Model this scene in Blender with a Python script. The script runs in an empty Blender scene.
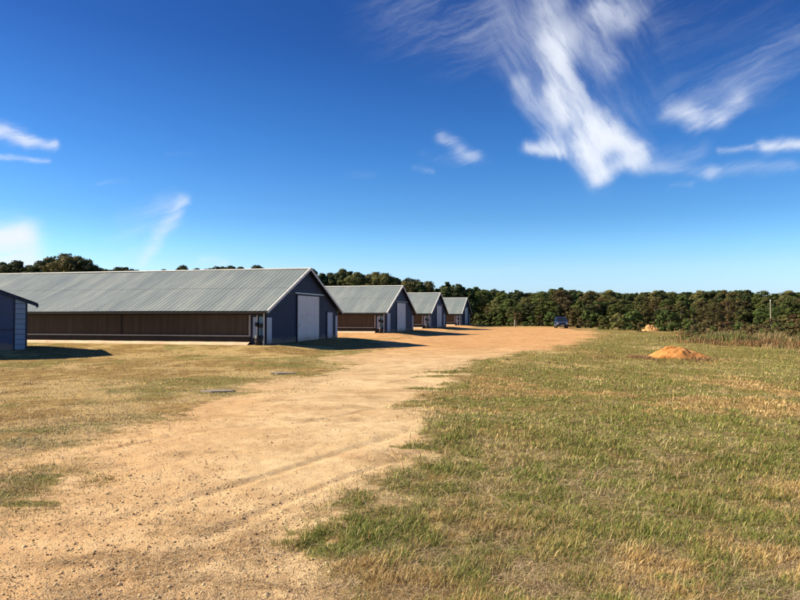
import bpy, bmesh, math, random
import numpy as np
from mathutils import Vector, Matrix

S = bpy.context.scene
COL = S.collection
R = math.radians

# ------------------------------------------------------------------ camera
EYE = 1.80                                   # eye height above the barn pads (z = 0)
cam_d = bpy.data.cameras.new('camera')
cam = bpy.data.objects.new('camera', cam_d); COL.objects.link(cam)
cam_d.sensor_width = 36.0
cam_d.lens = 36.0 * 653.0 / 800.0
cam_d.clip_start = 0.05; cam_d.clip_end = 9000
cam.location = (0, 0, EYE)
cam.rotation_euler = (R(90 + 1.34), 0, 0)
S.camera = cam

# ------------------------------------------------------------------ light
SUN_EL = 32.5
SUN_A = 6.0                                 # degrees ahead of due left (-X)
sx = -math.cos(R(SUN_A)) * math.cos(R(SUN_EL)); sy = math.sin(R(SUN_A)) * math.cos(R(SUN_EL)); sz = math.sin(R(SUN_EL))
sun_d = bpy.data.lights.new('sun', 'SUN'); sun = bpy.data.objects.new('sun', sun_d); COL.objects.link(sun)
sun_d.energy = 5.0; sun_d.angle = R(0.53); sun_d.color = (1.0, 0.86, 0.66)
sun.rotation_euler = Vector((sx, sy, sz)).to_track_quat('Z', 'Y').to_euler()
sun.location = (-60, 20, 50)
S.view_settings.view_transform = 'Standard'; S.view_settings.look = 'None'
S.view_settings.gamma = 1.0; S.view_settings.exposure = 1.05; S.view_settings.use_curve_mapping = False
S.render.engine = 'CYCLES'
S.render.resolution_x = 1024; S.render.resolution_y = 768
S.cycles.max_bounces = 6; S.cycles.transparent_max_bounces = 8


class NT:
    """small helper for writing node graphs"""
    def __init__(s, tree): s.t = tree; s.n = tree.nodes; s.l = tree.links
    def node(s, typ, **kw):
        n = s.n.new(typ)
        for k, v in kw.items(): setattr(n, k, v)
        return n
    def put(s, sock, v):
        if isinstance(v, bpy.types.NodeSocket): s.l.new(v, sock)
        elif v is not None: sock.default_value = v
    def m(s, op, a, b=None, c=None, clamp=False):
        n = s.node('ShaderNodeMath', operation=op); n.use_clamp = clamp
        s.put(n.inputs[0], a)
        if b is not None: s.put(n.inputs[1], b)
        if c is not None: s.put(n.inputs[2], c)
        return n.outputs[0]
    def ss(s, v, a, b, lo=0.0, hi=1.0):
        n = s.node('ShaderNodeMapRange', interpolation_type='SMOOTHSTEP')
        s.put(n.inputs[0], v); n.inputs[1].default_value = a; n.inputs[2].default_value = b
        n.inputs[3].default_value = lo; n.inputs[4].default_value = hi
        return n.outputs[0]
    def noise(s, vec, scale, detail=4, rough=.55, dist=0.0, out=0):
        n = s.node('ShaderNodeTexNoise'); s.put(n.inputs['Vector'], vec)
        n.inputs['Scale'].default_value = scale; n.inputs['Detail'].default_value = detail
        n.inputs['Roughness'].default_value = rough; n.inputs['Distortion'].default_value = dist
        return n.outputs[out]
    def mix(s, f, a, b, blend='MIX'):
        n = s.node('ShaderNodeMix', data_type='RGBA', blend_type=blend)
        s.put(n.inputs[0], f)
        for i, v in ((6, a), (7, b)):
            if isinstance(v, tuple) and len(v) == 3: v = (*v, 1)
            s.put(n.inputs[i], v)
        return n.outputs[2]
    def ramp(s, f, stops):
        n = s.node('ShaderNodeValToRGB'); s.put(n.inputs[0], f)
        e = n.color_ramp.elements
        while len(e) < len(stops): e.new(0.5)
        for i, (p, c) in enumerate(stops): e[i].position = p; e[i].color = (*c, 1)
        return n.outputs[0]
    def comb(s, x, y, z=0.0):
        n = s.node('ShaderNodeCombineXYZ'); s.put(n.inputs[0], x); s.put(n.inputs[1], y); s.put(n.inputs[2], z)
        return n.outputs[0]
    def vmath(s, op, a, b):
        n = s.node('ShaderNodeVectorMath', operation=op); s.put(n.inputs[0], a); s.put(n.inputs[1], b)
        return n.outputs[0]
    def scale(s, a, k):
        n = s.node('ShaderNodeVectorMath', operation='SCALE'); s.put(n.inputs[0], a); s.put(n.inputs['Scale'], k)
        return n.outputs[0]


# ------------------------------------------------------------------ sky with cirrus (by direction: azimuth and slope)
def build_world():
    w = bpy.data.worlds.new('World'); S.world = w; w.use_nodes = True
    w.cycles.sampling_method = 'MANUAL'; w.cycles.sample_map_resolution = 512
    t = NT(w.node_tree); t.n.clear()
    out = t.node('ShaderNodeOutputWorld'); bg = t.node('ShaderNodeBackground')
    sky = t.node('ShaderNodeTexSky', sky_type='NISHITA')
    sky.sun_disc = False; sky.sun_elevation = R(SUN_EL); sky.sun_rotation = math.atan2(sx, sy)
    sky.altitude = 100; sky.air_density = 1.0; sky.dust_density = 0.4; sky.ozone_density = 2.0
    tc = t.node('ShaderNodeTexCoord'); sep = t.node('ShaderNodeSeparateXYZ'); t.l.new(tc.outputs['Generated'], sep.inputs[0])
    X, Y, Z = sep.outputs
    hor = t.m('SQRT', t.m('ADD', t.m('MULTIPLY', X, X), t.m('MULTIPLY', Y, Y)))
    az = t.m('ARCTAN2', X, Y); el = t.m('DIVIDE', Z, t.m('MAXIMUM', hor, 0.05))
    base = t.comb(az, el)
    # two scales of domain warp make the wisps ragged
    w1 = t.scale(t.vmath('SUBTRACT', t.noise(base, 7.0, 3, .5, out=1), (.5, .5, .5)), 0.035)
    w2 = t.scale(t.vmath('SUBTRACT', t.noise(base, 30.0, 4, .55, out=1), (.5, .5, .5)), 0.013)
    p = t.vmath('ADD', base, t.vmath('ADD', w1, w2))
    ps = t.node('ShaderNodeSeparateXYZ'); t.l.new(p, ps.inputs[0]); pu, pv = ps.outputs[0], ps.outputs[1]
    # (x0,y0,x1,y1,width,density) of each wisp, written as bearings: 653 units to one radian-slope
    W = [(640, 20, 790, 30, 60, .13), (505, 0, 540, 90, 18, .22), (548, -10, 560, 50, 13, .50), (560, 40, 564, 112, 13, .80), (524, 80, 552, 140, 9, .48), (566, 92, 606, 136, 15, .88), (598, 122, 636, 150, 11, .95), (560, 138, 600, 148, 12, .6),
         (588, 140, 602, 172, 13, .95), (604, 176, 640, 160, 7, .6), (526, 146, 562, 148, 7, .75), (604, 2, 628, 14, 13, .55), (592, 22, 610, 62, 13, .42),
         (400, 0, 620, 6, 42, .26), (440, 30, 560, 60, 30, .20), (640, 168, 712, 174, 7, .48), (712, 172, 792, 168, 6, .38), (640, 160, 700, 150, 10, .30), (670, 188, 690, 187, 3, .3),
         (690, 121, 722, 121, 8, .50), (722, 120, 744, 100, 7, .48), (672, 112, 700, 120, 9, .50), (600, 100, 700, 95, 18, .16), (640, 120, 760, 80, 14, .16), (745, 85, 805, 38, 18, .24),
         (766, 149, 806, 144, 6, .80), (722, 152, 752, 151, 3, .5), (440, 136, 474, 155, 7, .55), (425, 156, 484, 159, 6, .22), (416, 167, 432, 170, 3, .3),
         (-20, 128, 18, 134, 8, .85), (10, 136, 54, 141, 4.5, .75), (-10, 156, 48, 156, 2.6, .6), (-20, 238, 22, 236, 16, 1.0), (-10, 262, 24, 260, 14, .9),
         (182, 203, 140, 256, 6, .52), (160, 214, 126, 244, 15, .32), (120, 215, 175, 205, 9, .2), (205, 262, 226, 263, 6, .42), (20, 178, 70, 180, 3, .14), (100, 183, 126, 183, 2.5, .2),
         (340, 172, 372, 176, 4, .12), (420, 272, 520, 268, 4, .22), (590, 245, 760, 238, 8, .10), (170, 155, 200, 158, 3, .12)]
    tot = None
    for (x0, y0, x1, y1, wd, dn) in W:
        a0 = math.atan((x0 - 400) / 653); a1 = math.atan((x1 - 400) / 653)
        b0 = (315.3 - y0) / 653 * math.cos(a0); b1 = (315.3 - y1) / 653 * math.cos(a1)
        dx, dy = a1 - a0, b1 - b0; L2 = dx * dx + dy * dy; wd /= 653 * .60
        ux = t.m('SUBTRACT', pu, a0); uy = t.m('SUBTRACT', pv, b0)
        h = t.m('DIVIDE', t.m('ADD', t.m('MULTIPLY', ux, dx), t.m('MULTIPLY', uy, dy)), L2, clamp=True)
        ex = t.m('SUBTRACT', ux, t.m('MULTIPLY', h, dx)); ey = t.m('SUBTRACT', uy, t.m('MULTIPLY', h, dy))
        d = t.m('SQRT', t.m('ADD', t.m('MULTIPLY', ex, ex), t.m('MULTIPLY', ey, ey)))
        v = t.ss(d, 0.0, wd * 1.25, dn, 0.0)
        # union without hard overlap
        tot = v if tot is None else t.m('SUBTRACT', t.m('ADD', tot, v), t.m('MULTIPLY', tot, v))
    # long fibres: two stretched noises, steep in the big plume, flat elsewhere
    def fibres(deg, along, across, sc):
        mp = t.node('ShaderNodeMapping'); mp.vector_type = 'TEXTURE'; mp.inputs['Rotation'].default_value = (0, 0, R(deg)); mp.inputs['Scale'].default_value = (along, across, 1)
        t.l.new(p, mp.inputs[0]); return t.noise(mp.outputs[0], sc, 8, .68, .35)
    steep = fibres(-60, 3.4, .62, 19.0); flat = fibres(20, 3.4, .62, 22.0)
    wm = t.m('MULTIPLY', t.ss(az, .12, .18), t.ss(az, .42, .34)); wm = t.m('MULTIPLY', wm, t.ss(el, .16, .22))
    fib = t.m('ADD', t.m('MULTIPLY', steep, wm), t.m('MULTIPLY', flat, t.m('SUBTRACT', 1.0, wm)))
    dens = t.m('MULTIPLY', t.m('POWER', tot, 1.35), t.ss(t.m('ADD', fib, t.m('MULTIPLY', tot, .34)), .42, .90, .04, 1.0), clamp=True)
    # camera's deeper, more saturated rendering of the blue
    hsv = t.node('ShaderNodeHueSaturation'); t.l.new(sky.outputs[0], hsv.inputs['Color'])
    hsv.inputs['Saturation'].default_value = SKY_SAT; hsv.inputs['Value'].default_value = SKY_VAL; hsv.inputs['Hue'].default_value = SKY_HUE
    gr = t.ramp(el, [(0.0, (.46, .56, 1.0)), (.045, (.52, .65, .95)), (.07, (.53, .665, .92)), (.10, (.43, .65, .86)), (.146, (.315, .53, .725)), (.25, (.215, .43, .65)), (.42, (.135, .275, .485)), (.8, (.10, .21, .39))])
    grade = t.scale(t.mix(1.0, hsv.outputs[0], gr, 'MULTIPLY'), 2.0)
    col = t.mix(dens, grade, (8.0, 8.5, 9.4))
    t.l.new(col, bg.inputs[0]); bg.inputs[1].default_value = 0.0535
    t.l.new(bg.outputs[0], out.inputs[0])

SKY_SAT, SKY_VAL, SKY_HUE = 1.22, 1.0, 0.505
build_world()


# ------------------------------------------------------------------ helpers
def tag(o, label=None, cat=None, group=None, kind=None):
    if label: o['label'] = label
    if cat: o['category'] = cat
    if group: o['group'] = group
    if kind: o['kind'] = kind
    return o

def empty(name, loc, rz=0.0):
    o = bpy.data.objects.new(name, None); COL.objects.link(o); o.location = loc; o.rotation_euler = (0, 0, rz)
    o.empty_display_size = .3
    return o

def mesh_np(name, V, F, mat, cols=None, parent=None, smooth=False, attrs=None):
    """V (n,3), F (m,k) equal-size faces; cols (n,3) point colours"""
    V = np.asarray(V, np.float32); F = np.asarray(F, np.int32)
    me = bpy.data.meshes.new(name); k = F.shape[1]
    me.vertices.add(len(V)); me.vertices.foreach_set('co', V.ravel())
    me.loops.add(F.size); me.loops.foreach_set('vertex_index', F.ravel())
    me.polygons.add(len(F)); me.polygons.foreach_set('loop_start', np.arange(0, F.size, k, dtype=np.int32))
    me.update(calc_edges=True)
    if smooth: me.polygons.foreach_set('use_smooth', np.ones(len(F), bool))
    if cols is not None:
        a = me.attributes.new('col', 'FLOAT_COLOR', 'POINT')
        c = np.ones((len(V), 4), np.float32); c[:, :3] = cols; a.data.foreach_set('color', c.ravel())
    for nm, arr in (attrs or {}).items():
        a = me.attributes.new(nm, 'FLOAT', 'POINT'); a.data.foreach_set('value', np.asarray(arr, np.float32))
    me.validate()
    if mat: me.materials.append(mat)
    o = bpy.data.objects.new(name, me); COL.objects.link(o)
    if parent: o.parent = parent
    return o

class MB:
    """collects shapes for ONE mesh object"""
    def __init__(s): s.v = []; s.f = []
    def add(s, vs, fs):
        b = len(s.v); s.v += [tuple(v) for v in vs]; s.f += [tuple(b + i for i in f) for f in fs]; return s
    def box(s, x0, x1, y0, y1, z0, z1):
        v = [(x, y, z) for z in (z0, z1) for y in (y0, y1) for x in (x0, x1)]
        return s.add(v, [(0, 2, 3, 1), (4, 5, 7, 6), (0, 1, 5, 4), (2, 6, 7, 3), (0, 4, 6, 2), (1, 3, 7, 5)])
    def prism(s, prof, a0, a1, axis='y'):
        """profile of (u,v) extruded along axis"""
        n = len(prof); vs = []
        for a in (a0, a1):
            for (u, w) in prof:
                vs.append((u, a, w) if axis == 'y' else (a, u, w) if axis == 'x' else (u, w, a))
        fs = [tuple(range(n)), tuple(range(2 * n - 1, n - 1, -1))] + [(i, i + n, (i + 1) % n + n, (i + 1) % n) for i in range(n)]
        return s.add(vs, fs)
    def tube(s, pts, r, n=8, r1=None):
        pts = [Vector(p) for p in pts]; r1 = r if r1 is None else r1; m = len(pts); vs = []; fs = []
        for i, p in enumerate(pts):
            d = (pts[min(i + 1, m - 1)] - pts[max(i - 1, 0)]).normalized()
            a = d.orthogonal().normalized(); b = d.cross(a); rr = r + (r1 - r) * i / max(1, m - 1)
            for k in range(n):
                an = 2 * math.pi * k / n; vs.append(p + a * math.cos(an) * rr + b * math.sin(an) * rr)
        for i in range(m - 1):
            for k in range(n):
                fs.append((i * n + k, i * n + (k + 1) % n, (i + 1) * n + (k + 1) % n, (i + 1) * n + k))
        fs += [tuple(range(n - 1, -1, -1)), tuple((m - 1) * n + k for k in range(n))]
        return s.add(vs, fs)
    def build(s, name, mat, parent=None, bevel=0.0, smooth=False):
        me = bpy.data.meshes.new(name); me.from_pydata(s.v, [], s.f)
        bm = bmesh.new(); bm.from_mesh(me); bmesh.ops.recalc_face_normals(bm, faces=bm.faces)
        if bevel: bmesh.ops.bevel(bm, geom=bm.edges[:], offset=bevel, segments=2, profile=.6, affect='EDGES', clamp_overlap=True)
        if smooth:
            for f in bm.faces: f.smooth = True
        bm.to_mesh(me); bm.free(); me.materials.append(mat)
        o = bpy.data.objects.new(name, me); COL.objects.link(o)
        if parent: o.parent = parent
        return o

def hash2(i, j, s):
    h = (i.astype(np.int64) * 374761393 + j.astype(np.int64) * 668265263 + s * 974634777) & 0xffffffff
    h = ((h ^ (h >> 13)) * 1274126177) & 0xffffffff
    return ((h ^ (h >> 16)) & 0xffffff) / float(0xffffff)
def vnoise(x, y, s=0):
    i = np.floor(x); j = np.floor(y); fx = x - i; fy = y - j
    fx = fx * fx * (3 - 2 * fx); fy = fy * fy * (3 - 2 * fy)
    a = hash2(i, j, s); b = hash2(i + 1, j, s); c = hash2(i, j + 1, s); d = hash2(i + 1, j + 1, s)
    return (a + (b - a) * fx) * (1 - fy) + (c + (d - c) * fx) * fy
def fbm(x, y, s=0, o=4, g=.5):
    t = 0; a = 1; n = 0
    for k in range(o):
        t = t + a * vnoise(x * 2 ** k + 17.3 * k, y * 2 ** k - 9.1 * k, s + k); n += a; a *= g
    return t / n
def sstep(a, b, x):
    t = np.clip((x - a) / (b - a), 0, 1); return t * t * (3 - 2 * t)

# ------------------------------------------------------------------ layout frame of the barn row
ANG = R(13.8)
G = np.array([math.sin(ANG), math.cos(ANG)])          # along the gables, away from the camera
LL = np.array([-math.cos(ANG), math.sin(ANG)])        # along the ridges, to the left
C1 = np.array([-8.13, 39.6])
BARN_S = [0.0, 27.7, 51.2, 79.5]; BW = 13.0; BLEN = 108.0
SHED = dict(x=-19.36, y=33.9, w=8.5, d=5.2, ang=math.atan2(-.496, -.868))            # near right corner of the shed in the same frame
def P(s, t): p = C1 + G * s + LL * t; return float(p[0]), float(p[1])
def rect_dist(x, y, s0, s1, t0, t1):
    dx = x - C1[0]; dy = y - C1[1]; s = dx * G[0] + dy * G[1]; t = dx * LL[0] + dy * LL[1]
    a = np.maximum(np.maximum(s0 - s, s - s1), 0); b = np.maximum(np.maximum(t0 - t, t - t1), 0)
    return np.hypot(a, b)
def padmask(x, y):
    d = np.full(np.shape(x), 1e9)
    for s in BARN_S: d = np.minimum(d, rect_dist(x, y, s, s + BW, 0, BLEN))
    return d
def shedmask(x, y):
    dx = x - SHED['x']; dy = y - SHED['y']; a = dx * -.868 + dy * -.496; b = dx * -.496 + dy * .868
    return np.hypot(np.maximum(np.maximum(-a, a - SHED['w']), 0), np.maximum(np.maximum(-b, b - SHED['d']), 0))
def gh(x, y, fine=True):
    x = np.asarray(x, float); y = np.asarray(y, float)
    d = np.minimum(padmask(x, y), shedmask(x, y))
    base = -0.28 * sstep(9, 26, np.hypot(x, y))
    pad = 1 - sstep(0.5, 4.5, d)
    z = base * (1 - pad)
    z = z + (1 - pad) * (fbm(x * .11, y * .11, 3, 3) - .5) * .16 * sstep(3, 15, np.hypot(x, y))
    if fine:
        z = z + (1 - pad) * (fbm(x * .9, y * .9, 5, 3) - .5) * .05
        rf = roadf(x, y)
        # tyre ruts and scraped ridges running along the drive
        u = x * .86 - y * .5; ru = np.abs(vnoise(u * 1.1, y * .15 + x * .1, 8) - .5)
        z = z - rf * (1 - sstep(0, .10, ru)) * .022
        z = z + (fbm(x * 7, y * 7, 21, 3) - .5) * .018 * (1 - sstep(12, 30, np.hypot(x, y)))
    return z

# road edges as ground points: right edge and left edge (x as a function of distance y)
def gp(px, py, h=None):
    """ground point seen at a photo pixel, on the nominal ground"""
    y = 15.0
    for _ in range(12):
        z0 = -0.28 * float(sstep(9, 26, np.array(y * math.hypot(1, (px - 400) / 653)))) if h is None else h
        y = (EYE - z0) * 653 / (py - 315.3)
    return (px - 400) / 653 * y, y
RE = [gp(*p) for p in [(318, 640), (330, 600), (345, 545), (372, 500), (402, 460), (418, 425), (428, 400), (436, 382), (462, 366), (510, 354), (552, 346), (585, 339), (592, 333), (578, 329), (568, 327.5)]]
LE = [gp(*p) for p in [(-260, 660), (-220, 610), (-120, 545), (20, 484), (105, 446), (182, 420), (238, 397), (300, 376), (345, 361), (372, 351), (392, 343)]]
LE += [(P(22, -2.0)), (P(45, -2.5)), (P(70, -4)), (P(95, -8)), (P(110, -12))]
REy = np.array([p[1] for p in RE]); REx = np.array([p[0] for p in RE])
LEy = np.array([p[1] for p in LE]); LEx = np.array([p[0] for p in LE])
# strips of bare sand running in between the barns
def roadf(x, y):
    x = np.asarray(x, float); y = np.asarray(y, float)
    xr = np.interp(y, REy, REx); xl = np.interp(y, LEy, LEx)
    wob = (fbm(x * .35, y * .22, 11, 4) - .5)
    k = 0.7 + 0.03 * np.abs(y)
    a = (xr - x) + wob * (1.2 + .06 * y); b = (x - xl) + wob * (3.0 + .10 * y)
    r = sstep(-k * 1.5, k * 1.3, a + (fbm(x * 1.4, y * 1.1, 161, 4) - .5) * 2.2) * sstep(-k * 2.2, k * 2.2, b)
    r = r * (1 - sstep(108, 122, y)) * sstep(-14, -6, y)
    dx = x - C1[0]; dy = y - C1[1]; s = dx * G[0] + dy * G[1]; t = dx * LL[0] + dy * LL[1]
    bt = np.zeros_like(x)
    for s0 in BARN_S[1:]:
        bt = np.maximum(bt, sstep(s0 - 9, s0 - 6, s + wob * 3) * (1 - sstep(s0 - .5, s0 + .3, s)) * sstep(-5, -1, t) * (1 - sstep(22, 44, t + wob * 12)))
    lw = sstep(.50, .66, fbm(x * .22, y * .55, 121, 4)) * sstep(8, 12, y) * (1 - sstep(27, 34, y)) * sstep(1, -3, x - xl + 6) * .42
    return np.clip(np.maximum(np.maximum(r, bt * .9), lw * (x < xl)), 0, 1)
PATCH = [(375, 537, .55, .50), (360, 548, .25, .18), (395, 522, .30, .25), (417, 446, .28, .16), (430, 388, .7, .35), (432, 376, .9, .5), (10, 478, .75, .20), (4, 494, .35, .16), (16, 503, .45, .14), (455, 372, 1.6, .8), (585, 600, .5, .15),
         (265, 391, 1.8, 1.1), (180, 418, 1.2, .8), (60, 428, 1.2, .5), (110, 424, 1.0, .4), (40, 442, 1.4, .35), (210, 380, 3.0, 1.4), (290, 366, 2.4, 1.6), (150, 392, 1.4, .7), (300, 384, 1.5, .5),
         (560, 500, 1.2, .7), (610, 480, 1.6, .8), (660, 500, 1.0, .5), (740, 435, 2.2, 1.3), (770, 460, 1.6, 1.0), (520, 402, 3, 1.6), (480, 420, 1.5, 1.0), (600, 372, 5, 2.5), (700, 372, 4, 2.0), (780, 366, 5, 2.5), (740, 352, 8, 4), (640, 345, 9, 4), (690, 338, 8, 4), (470, 545, .6, .35), (440, 560, .35, .25), (780, 590, .6, .3), (530, 470, 1.4, .5)]
PATCHW = [(*gp(a, b), w, d) for a, b, w, d in PATCH]
def patchf(x, y, lim=None):
    v = np.zeros_like(np.asarray(x, float)); wx = (fbm(x * 2.2, y * 2.2, 31, 3) - .5) + (fbm(x * 9, y * 9, 37, 3) - .5) * 1.1
    for i, (a, b, w, d) in enumerate(PATCHW[:lim]):
        q = np.sqrt(((x - a) / w) ** 2 + ((y - b) / d) ** 2) + wx * 1.3
        v = np.maximum(v, 1 - sstep(.35, 1.25, q))
    return v
def greenf(x, y):
    n = fbm(x * .30, y * .22, 41, 4); n2 = fbm(x * 1.7, y * 1.3, 47, 3)
    right = sstep(-2, 4, x - np.interp(y, REy, REx))
    base = sstep(.47, .575, n * .7 + n2 * .3 + .07 * right + .05 * sstep(18, 45, y) * right - .05 * (1 - right))
    base = base * np.where(right > .5, .35 + .65 * sstep(.3, 2.6, x - np.interp(y, REy, REx)), 1)
    return np.clip(np.maximum(base * .9, patchf(x, y)), 0, 1)
def strawf(x, y):   # pale bleached straw patches
    return sstep(.50, .60, fbm(x * .38 + 40, y * .3, 53, 4) * .75 + .25 * fbm(x * 1.5, y * 1.2, 59, 2))


# ------------------------------------------------------------------ materials
def new_mat(name):
    m = bpy.data.materials.new(name); m.use_nodes = True; t = NT(m.node_tree); b = m.node_tree.nodes['Principled BSDF']
    b.inputs['Specular IOR Level'].default_value = .3
    return m, t, b
def bump(t, b, h, strength, dist):
    n = t.node('ShaderNodeBump'); n.inputs['Strength'].default_value = strength; n.inputs['Distance'].default_value = dist
    t.put(n.inputs['Height'], h); t.l.new(n.outputs[0], b.inputs['Normal'])
def paint(name, c, rough=.6, var=.18, scale=3.0, metal=0.0, dirt=None, spec=.3, splash=False):
    m, t, b = new_mat(name); tc = t.node('ShaderNodeTexCoord').outputs['Object']
    n = t.noise(tc, scale, 5, .6); n2 = t.noise(tc, scale * 9, 3, .6)
    f = t.m('ADD', t.m('MULTIPLY', n, .7), t.m('MULTIPLY', n2, .3))
    lo = tuple(max(0, v * (1 - var)) for v in c); hi = tuple(min(1, v * (1 + var)) for v in c)
    colr = t.ramp(f, [(.3, lo), (.7, hi)])
    if dirt:
        colr = t.mix(t.ss(t.noise(tc, scale * 1.7, 6, .65), .50, .72, 0, .6), colr, dirt)
    if splash:                                       # red-brown mud splashed up from the ground
        sp = t.node('ShaderNodeSeparateXYZ'); t.l.new(tc, sp.inputs[0])
        edge = t.m('SUBTRACT', sp.outputs[2], t.m('MULTIPLY', t.noise(tc, 1.9, 6, .7), .75))
        colr = t.mix(t.ss(edge, -.32, .12, .6, 0), colr, (.30, .19, .10))
        mp = t.node('ShaderNodeMapping'); mp.inputs['Scale'].default_value = (3.0, 3.0, .22); t.l.new(tc, mp.inputs[0])
        colr = t.mix(t.ss(t.noise(mp.outputs[0], 2.2, 5, .7), .54, .74, 0, .35), colr, (.16, .14, .12))
    t.l.new(colr, b.inputs['Base Color']); b.inputs['Roughness'].default_value = rough; b.inputs['Metallic'].default_value = metal
    b.inputs['Specular IOR Level'].default_value = spec
    bump(t, b, n2, .15, .01)
    return m

M = {}
M['navy'] = paint('navy_siding', (.012, .024, .052), .65, .22, .8, dirt=(.022, .034, .060), splash=True)
M['navy_trim'] = paint('navy_trim', (.022, .026, .045), .6)
M['white'] = paint('white_paint', (.60, .60, .55), .55, .10, 1.5, dirt=(.40, .38, .32))
M['door_white'] = paint('door_paint', (.62, .61, .58), .5, .07, 1.2, dirt=(.48, .45, .40), splash=True)
M['pale_panel'] = paint('pale_panel', (.36, .42, .50), .5, .12, 1.5, splash=True)
M['teal_panel'] = paint('teal_panel', (.17, .30, .36), .5, .12, 1.5)
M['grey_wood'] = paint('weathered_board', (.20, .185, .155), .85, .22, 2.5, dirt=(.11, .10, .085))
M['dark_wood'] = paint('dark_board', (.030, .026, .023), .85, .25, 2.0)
M['lip'] = paint('board_lip', (.38, .35, .31), .8, .2, 2.0)
M['black'] = paint('black_plastic', (.012, .012, .014), .45, .2)
M['steel'] = paint('galvanised', (.45, .46, .46), .35, .12, 4.0, metal=.7)
M['pad'] = paint('footing', (.62, .46, .30), .9, .18, 1.2, dirt=(.45, .30, .18))
M['concrete'] = paint('old_concrete', (.25, .205, .16), .9, .3, 5.0, dirt=(.17, .125, .08))
M['shed_siding'] = paint('shed_siding', (.055, .078, .145), .6, .14, .8, dirt=(.07, .09, .13), splash=True)
M['shed_panel'] = paint('shed_panel', (.20, .28, .37), .55, .14, 1.0)
M['pale_wood'] = paint('pale_pole', (.34, .31, .23), .8, .2, 2.0)
M['wood'] = paint('post_wood', (.32, .26, .19), .85, .2, 3.0)

def curtain_mat():
    m, t, b = new_mat('curtain_cloth'); tc = t.node('ShaderNodeTexCoord').outputs['Object']
    mp = t.node('ShaderNodeMapping'); mp.inputs['Scale'].default_value = (1, 2.2, .12); t.l.new(tc, mp.inputs[0])
    n = t.noise(mp.outputs[0], 1.6, 6, .7); n2 = t.noise(tc, .35, 3, .5)
    f = t.m('ADD', t.m('MULTIPLY', n, .75), t.m('MULTIPLY', n2, .25))
    t.l.new(t.ramp(f, [(.30, (.048, .033, .020)), (.5, (.075, .052, .032)), (.68, (.105, .075, .047))]), b.inputs['Base Color'])
    b.inputs['Roughness'].default_value = .8
    return m
M['curtain'] = curtain_mat()

def roof_mat():
    m, t, b = new_mat('roof_metal'); tc = t.node('ShaderNodeTexCoord').outputs['Object']
    sep = t.node('ShaderNodeSeparateXYZ'); t.l.new(tc, sep.inputs[0])
    # each sheet (0.9 m) weathers a little differently
    sheet = t.m('FLOOR', t.m('DIVIDE', sep.outputs[1], .92))
    wn = t.node('ShaderNodeTexWhiteNoise', noise_dimensions='1D'); t.l.new(sheet, wn.inputs['W'])
    mp = t.node('ShaderNodeMapping'); mp.inputs['Scale'].default_value = (.25, 1.6, .25); t.l.new(tc, mp.inputs[0])
    streak = t.noise(mp.outputs[0], 1.3, 6, .65); cl = t.noise(tc, .22, 4, .55)
    f = t.m('ADD', t.m('ADD', t.m('MULTIPLY', wn.outputs[0], .22), t.m('MULTIPLY', streak, .45)), t.m('MULTIPLY', cl, .33))
    base_c = (t.ramp(f, [(.25, (.205, .245, .235)), (.5, (.255, .295, .275)), (.75, (.325, .36, .32))]))
    wob = t.m('ADD', sep.outputs[2], t.m('MULTIPLY', t.noise(tc, .6, 2, .5), .05))
    lap = t.m('MULTIPLY', t.m('LESS_THAN', t.m('ABSOLUTE', t.m('SUBTRACT', wob, 3.62)), .018), .55)
    base_c = t.mix(lap, base_c, (.10, .105, .10))
    mp2 = t.node('ShaderNodeMapping'); mp2.inputs['Scale'].default_value = (.5, 4.0, .5); t.l.new(tc, mp2.inputs[0])
    rust = t.m('MULTIPLY', t.ss(t.noise(mp2.outputs[0], 1.1, 6, .7), .60, .76), t.ss(t.noise(tc, .13, 3, .5), .46, .62, 0, .55))
    base_c = t.mix(rust, base_c, (.24, .16, .10))
    t.l.new(base_c, b.inputs['Base Color'])
    b.inputs['Metallic'].default_value = .2
    t.l.new(t.ss(streak, .3, .7, .38, .55), b.inputs['Roughness'])
    bump(t, b, t.noise(tc, 2.0, 3, .5), .25, .02)
    return m
M['roof'] = roof_mat()

def vcol_mat(name, rough=.75, trans=.0, gain=1.0):
    m, t, b = new_mat(name); a = t.node('ShaderNodeAttribute', attribute_name='col')
    c = a.outputs['Color']
    if trans:
        oi = t.node('ShaderNodeObjectInfo')
        hv = t.node('ShaderNodeHueSaturation'); t.l.new(c, hv.inputs['Color'])
        t.l.new(t.m('MULTIPLY_ADD', oi.outputs['Random'], .05, .475), hv.inputs['Hue'])
        wn = t.node('ShaderNodeTexWhiteNoise', noise_dimensions='1D'); t.l.new(oi.outputs['Random'], wn.inputs['W'])
        t.l.new(t.m('MULTIPLY_ADD', wn.outputs[0], .5, .75), hv.inputs['Value']); c = hv.outputs[0]
    t.l.new(c, b.inputs['Base Color']); b.inputs['Roughness'].default_value = rough
    b.inputs['Specular IOR Level'].default_value = .15
    if trans:
        tr = t.node('ShaderNodeBsdfTranslucent'); t.l.new(c, tr.inputs[0])
        mx = t.node('ShaderNodeMixShader'); mx.inputs[0].default_value = trans
        t.l.new(b.outputs[0], mx.inputs[1]); t.l.new(tr.outputs[0], mx.inputs[2])
        t.l.new(mx.outputs[0], m.node_tree.nodes['Material Output'].inputs[0])
    return m
M['leaf'] = vcol_mat('foliage', .7, .22)
M['blade'] = vcol_mat('grass_blades', .7)
M['bark'] = paint('bark', (.13, .105, .08), .9, .3, 3.0)
M['stone'] = vcol_mat('gravel_stone', .85)

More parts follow.
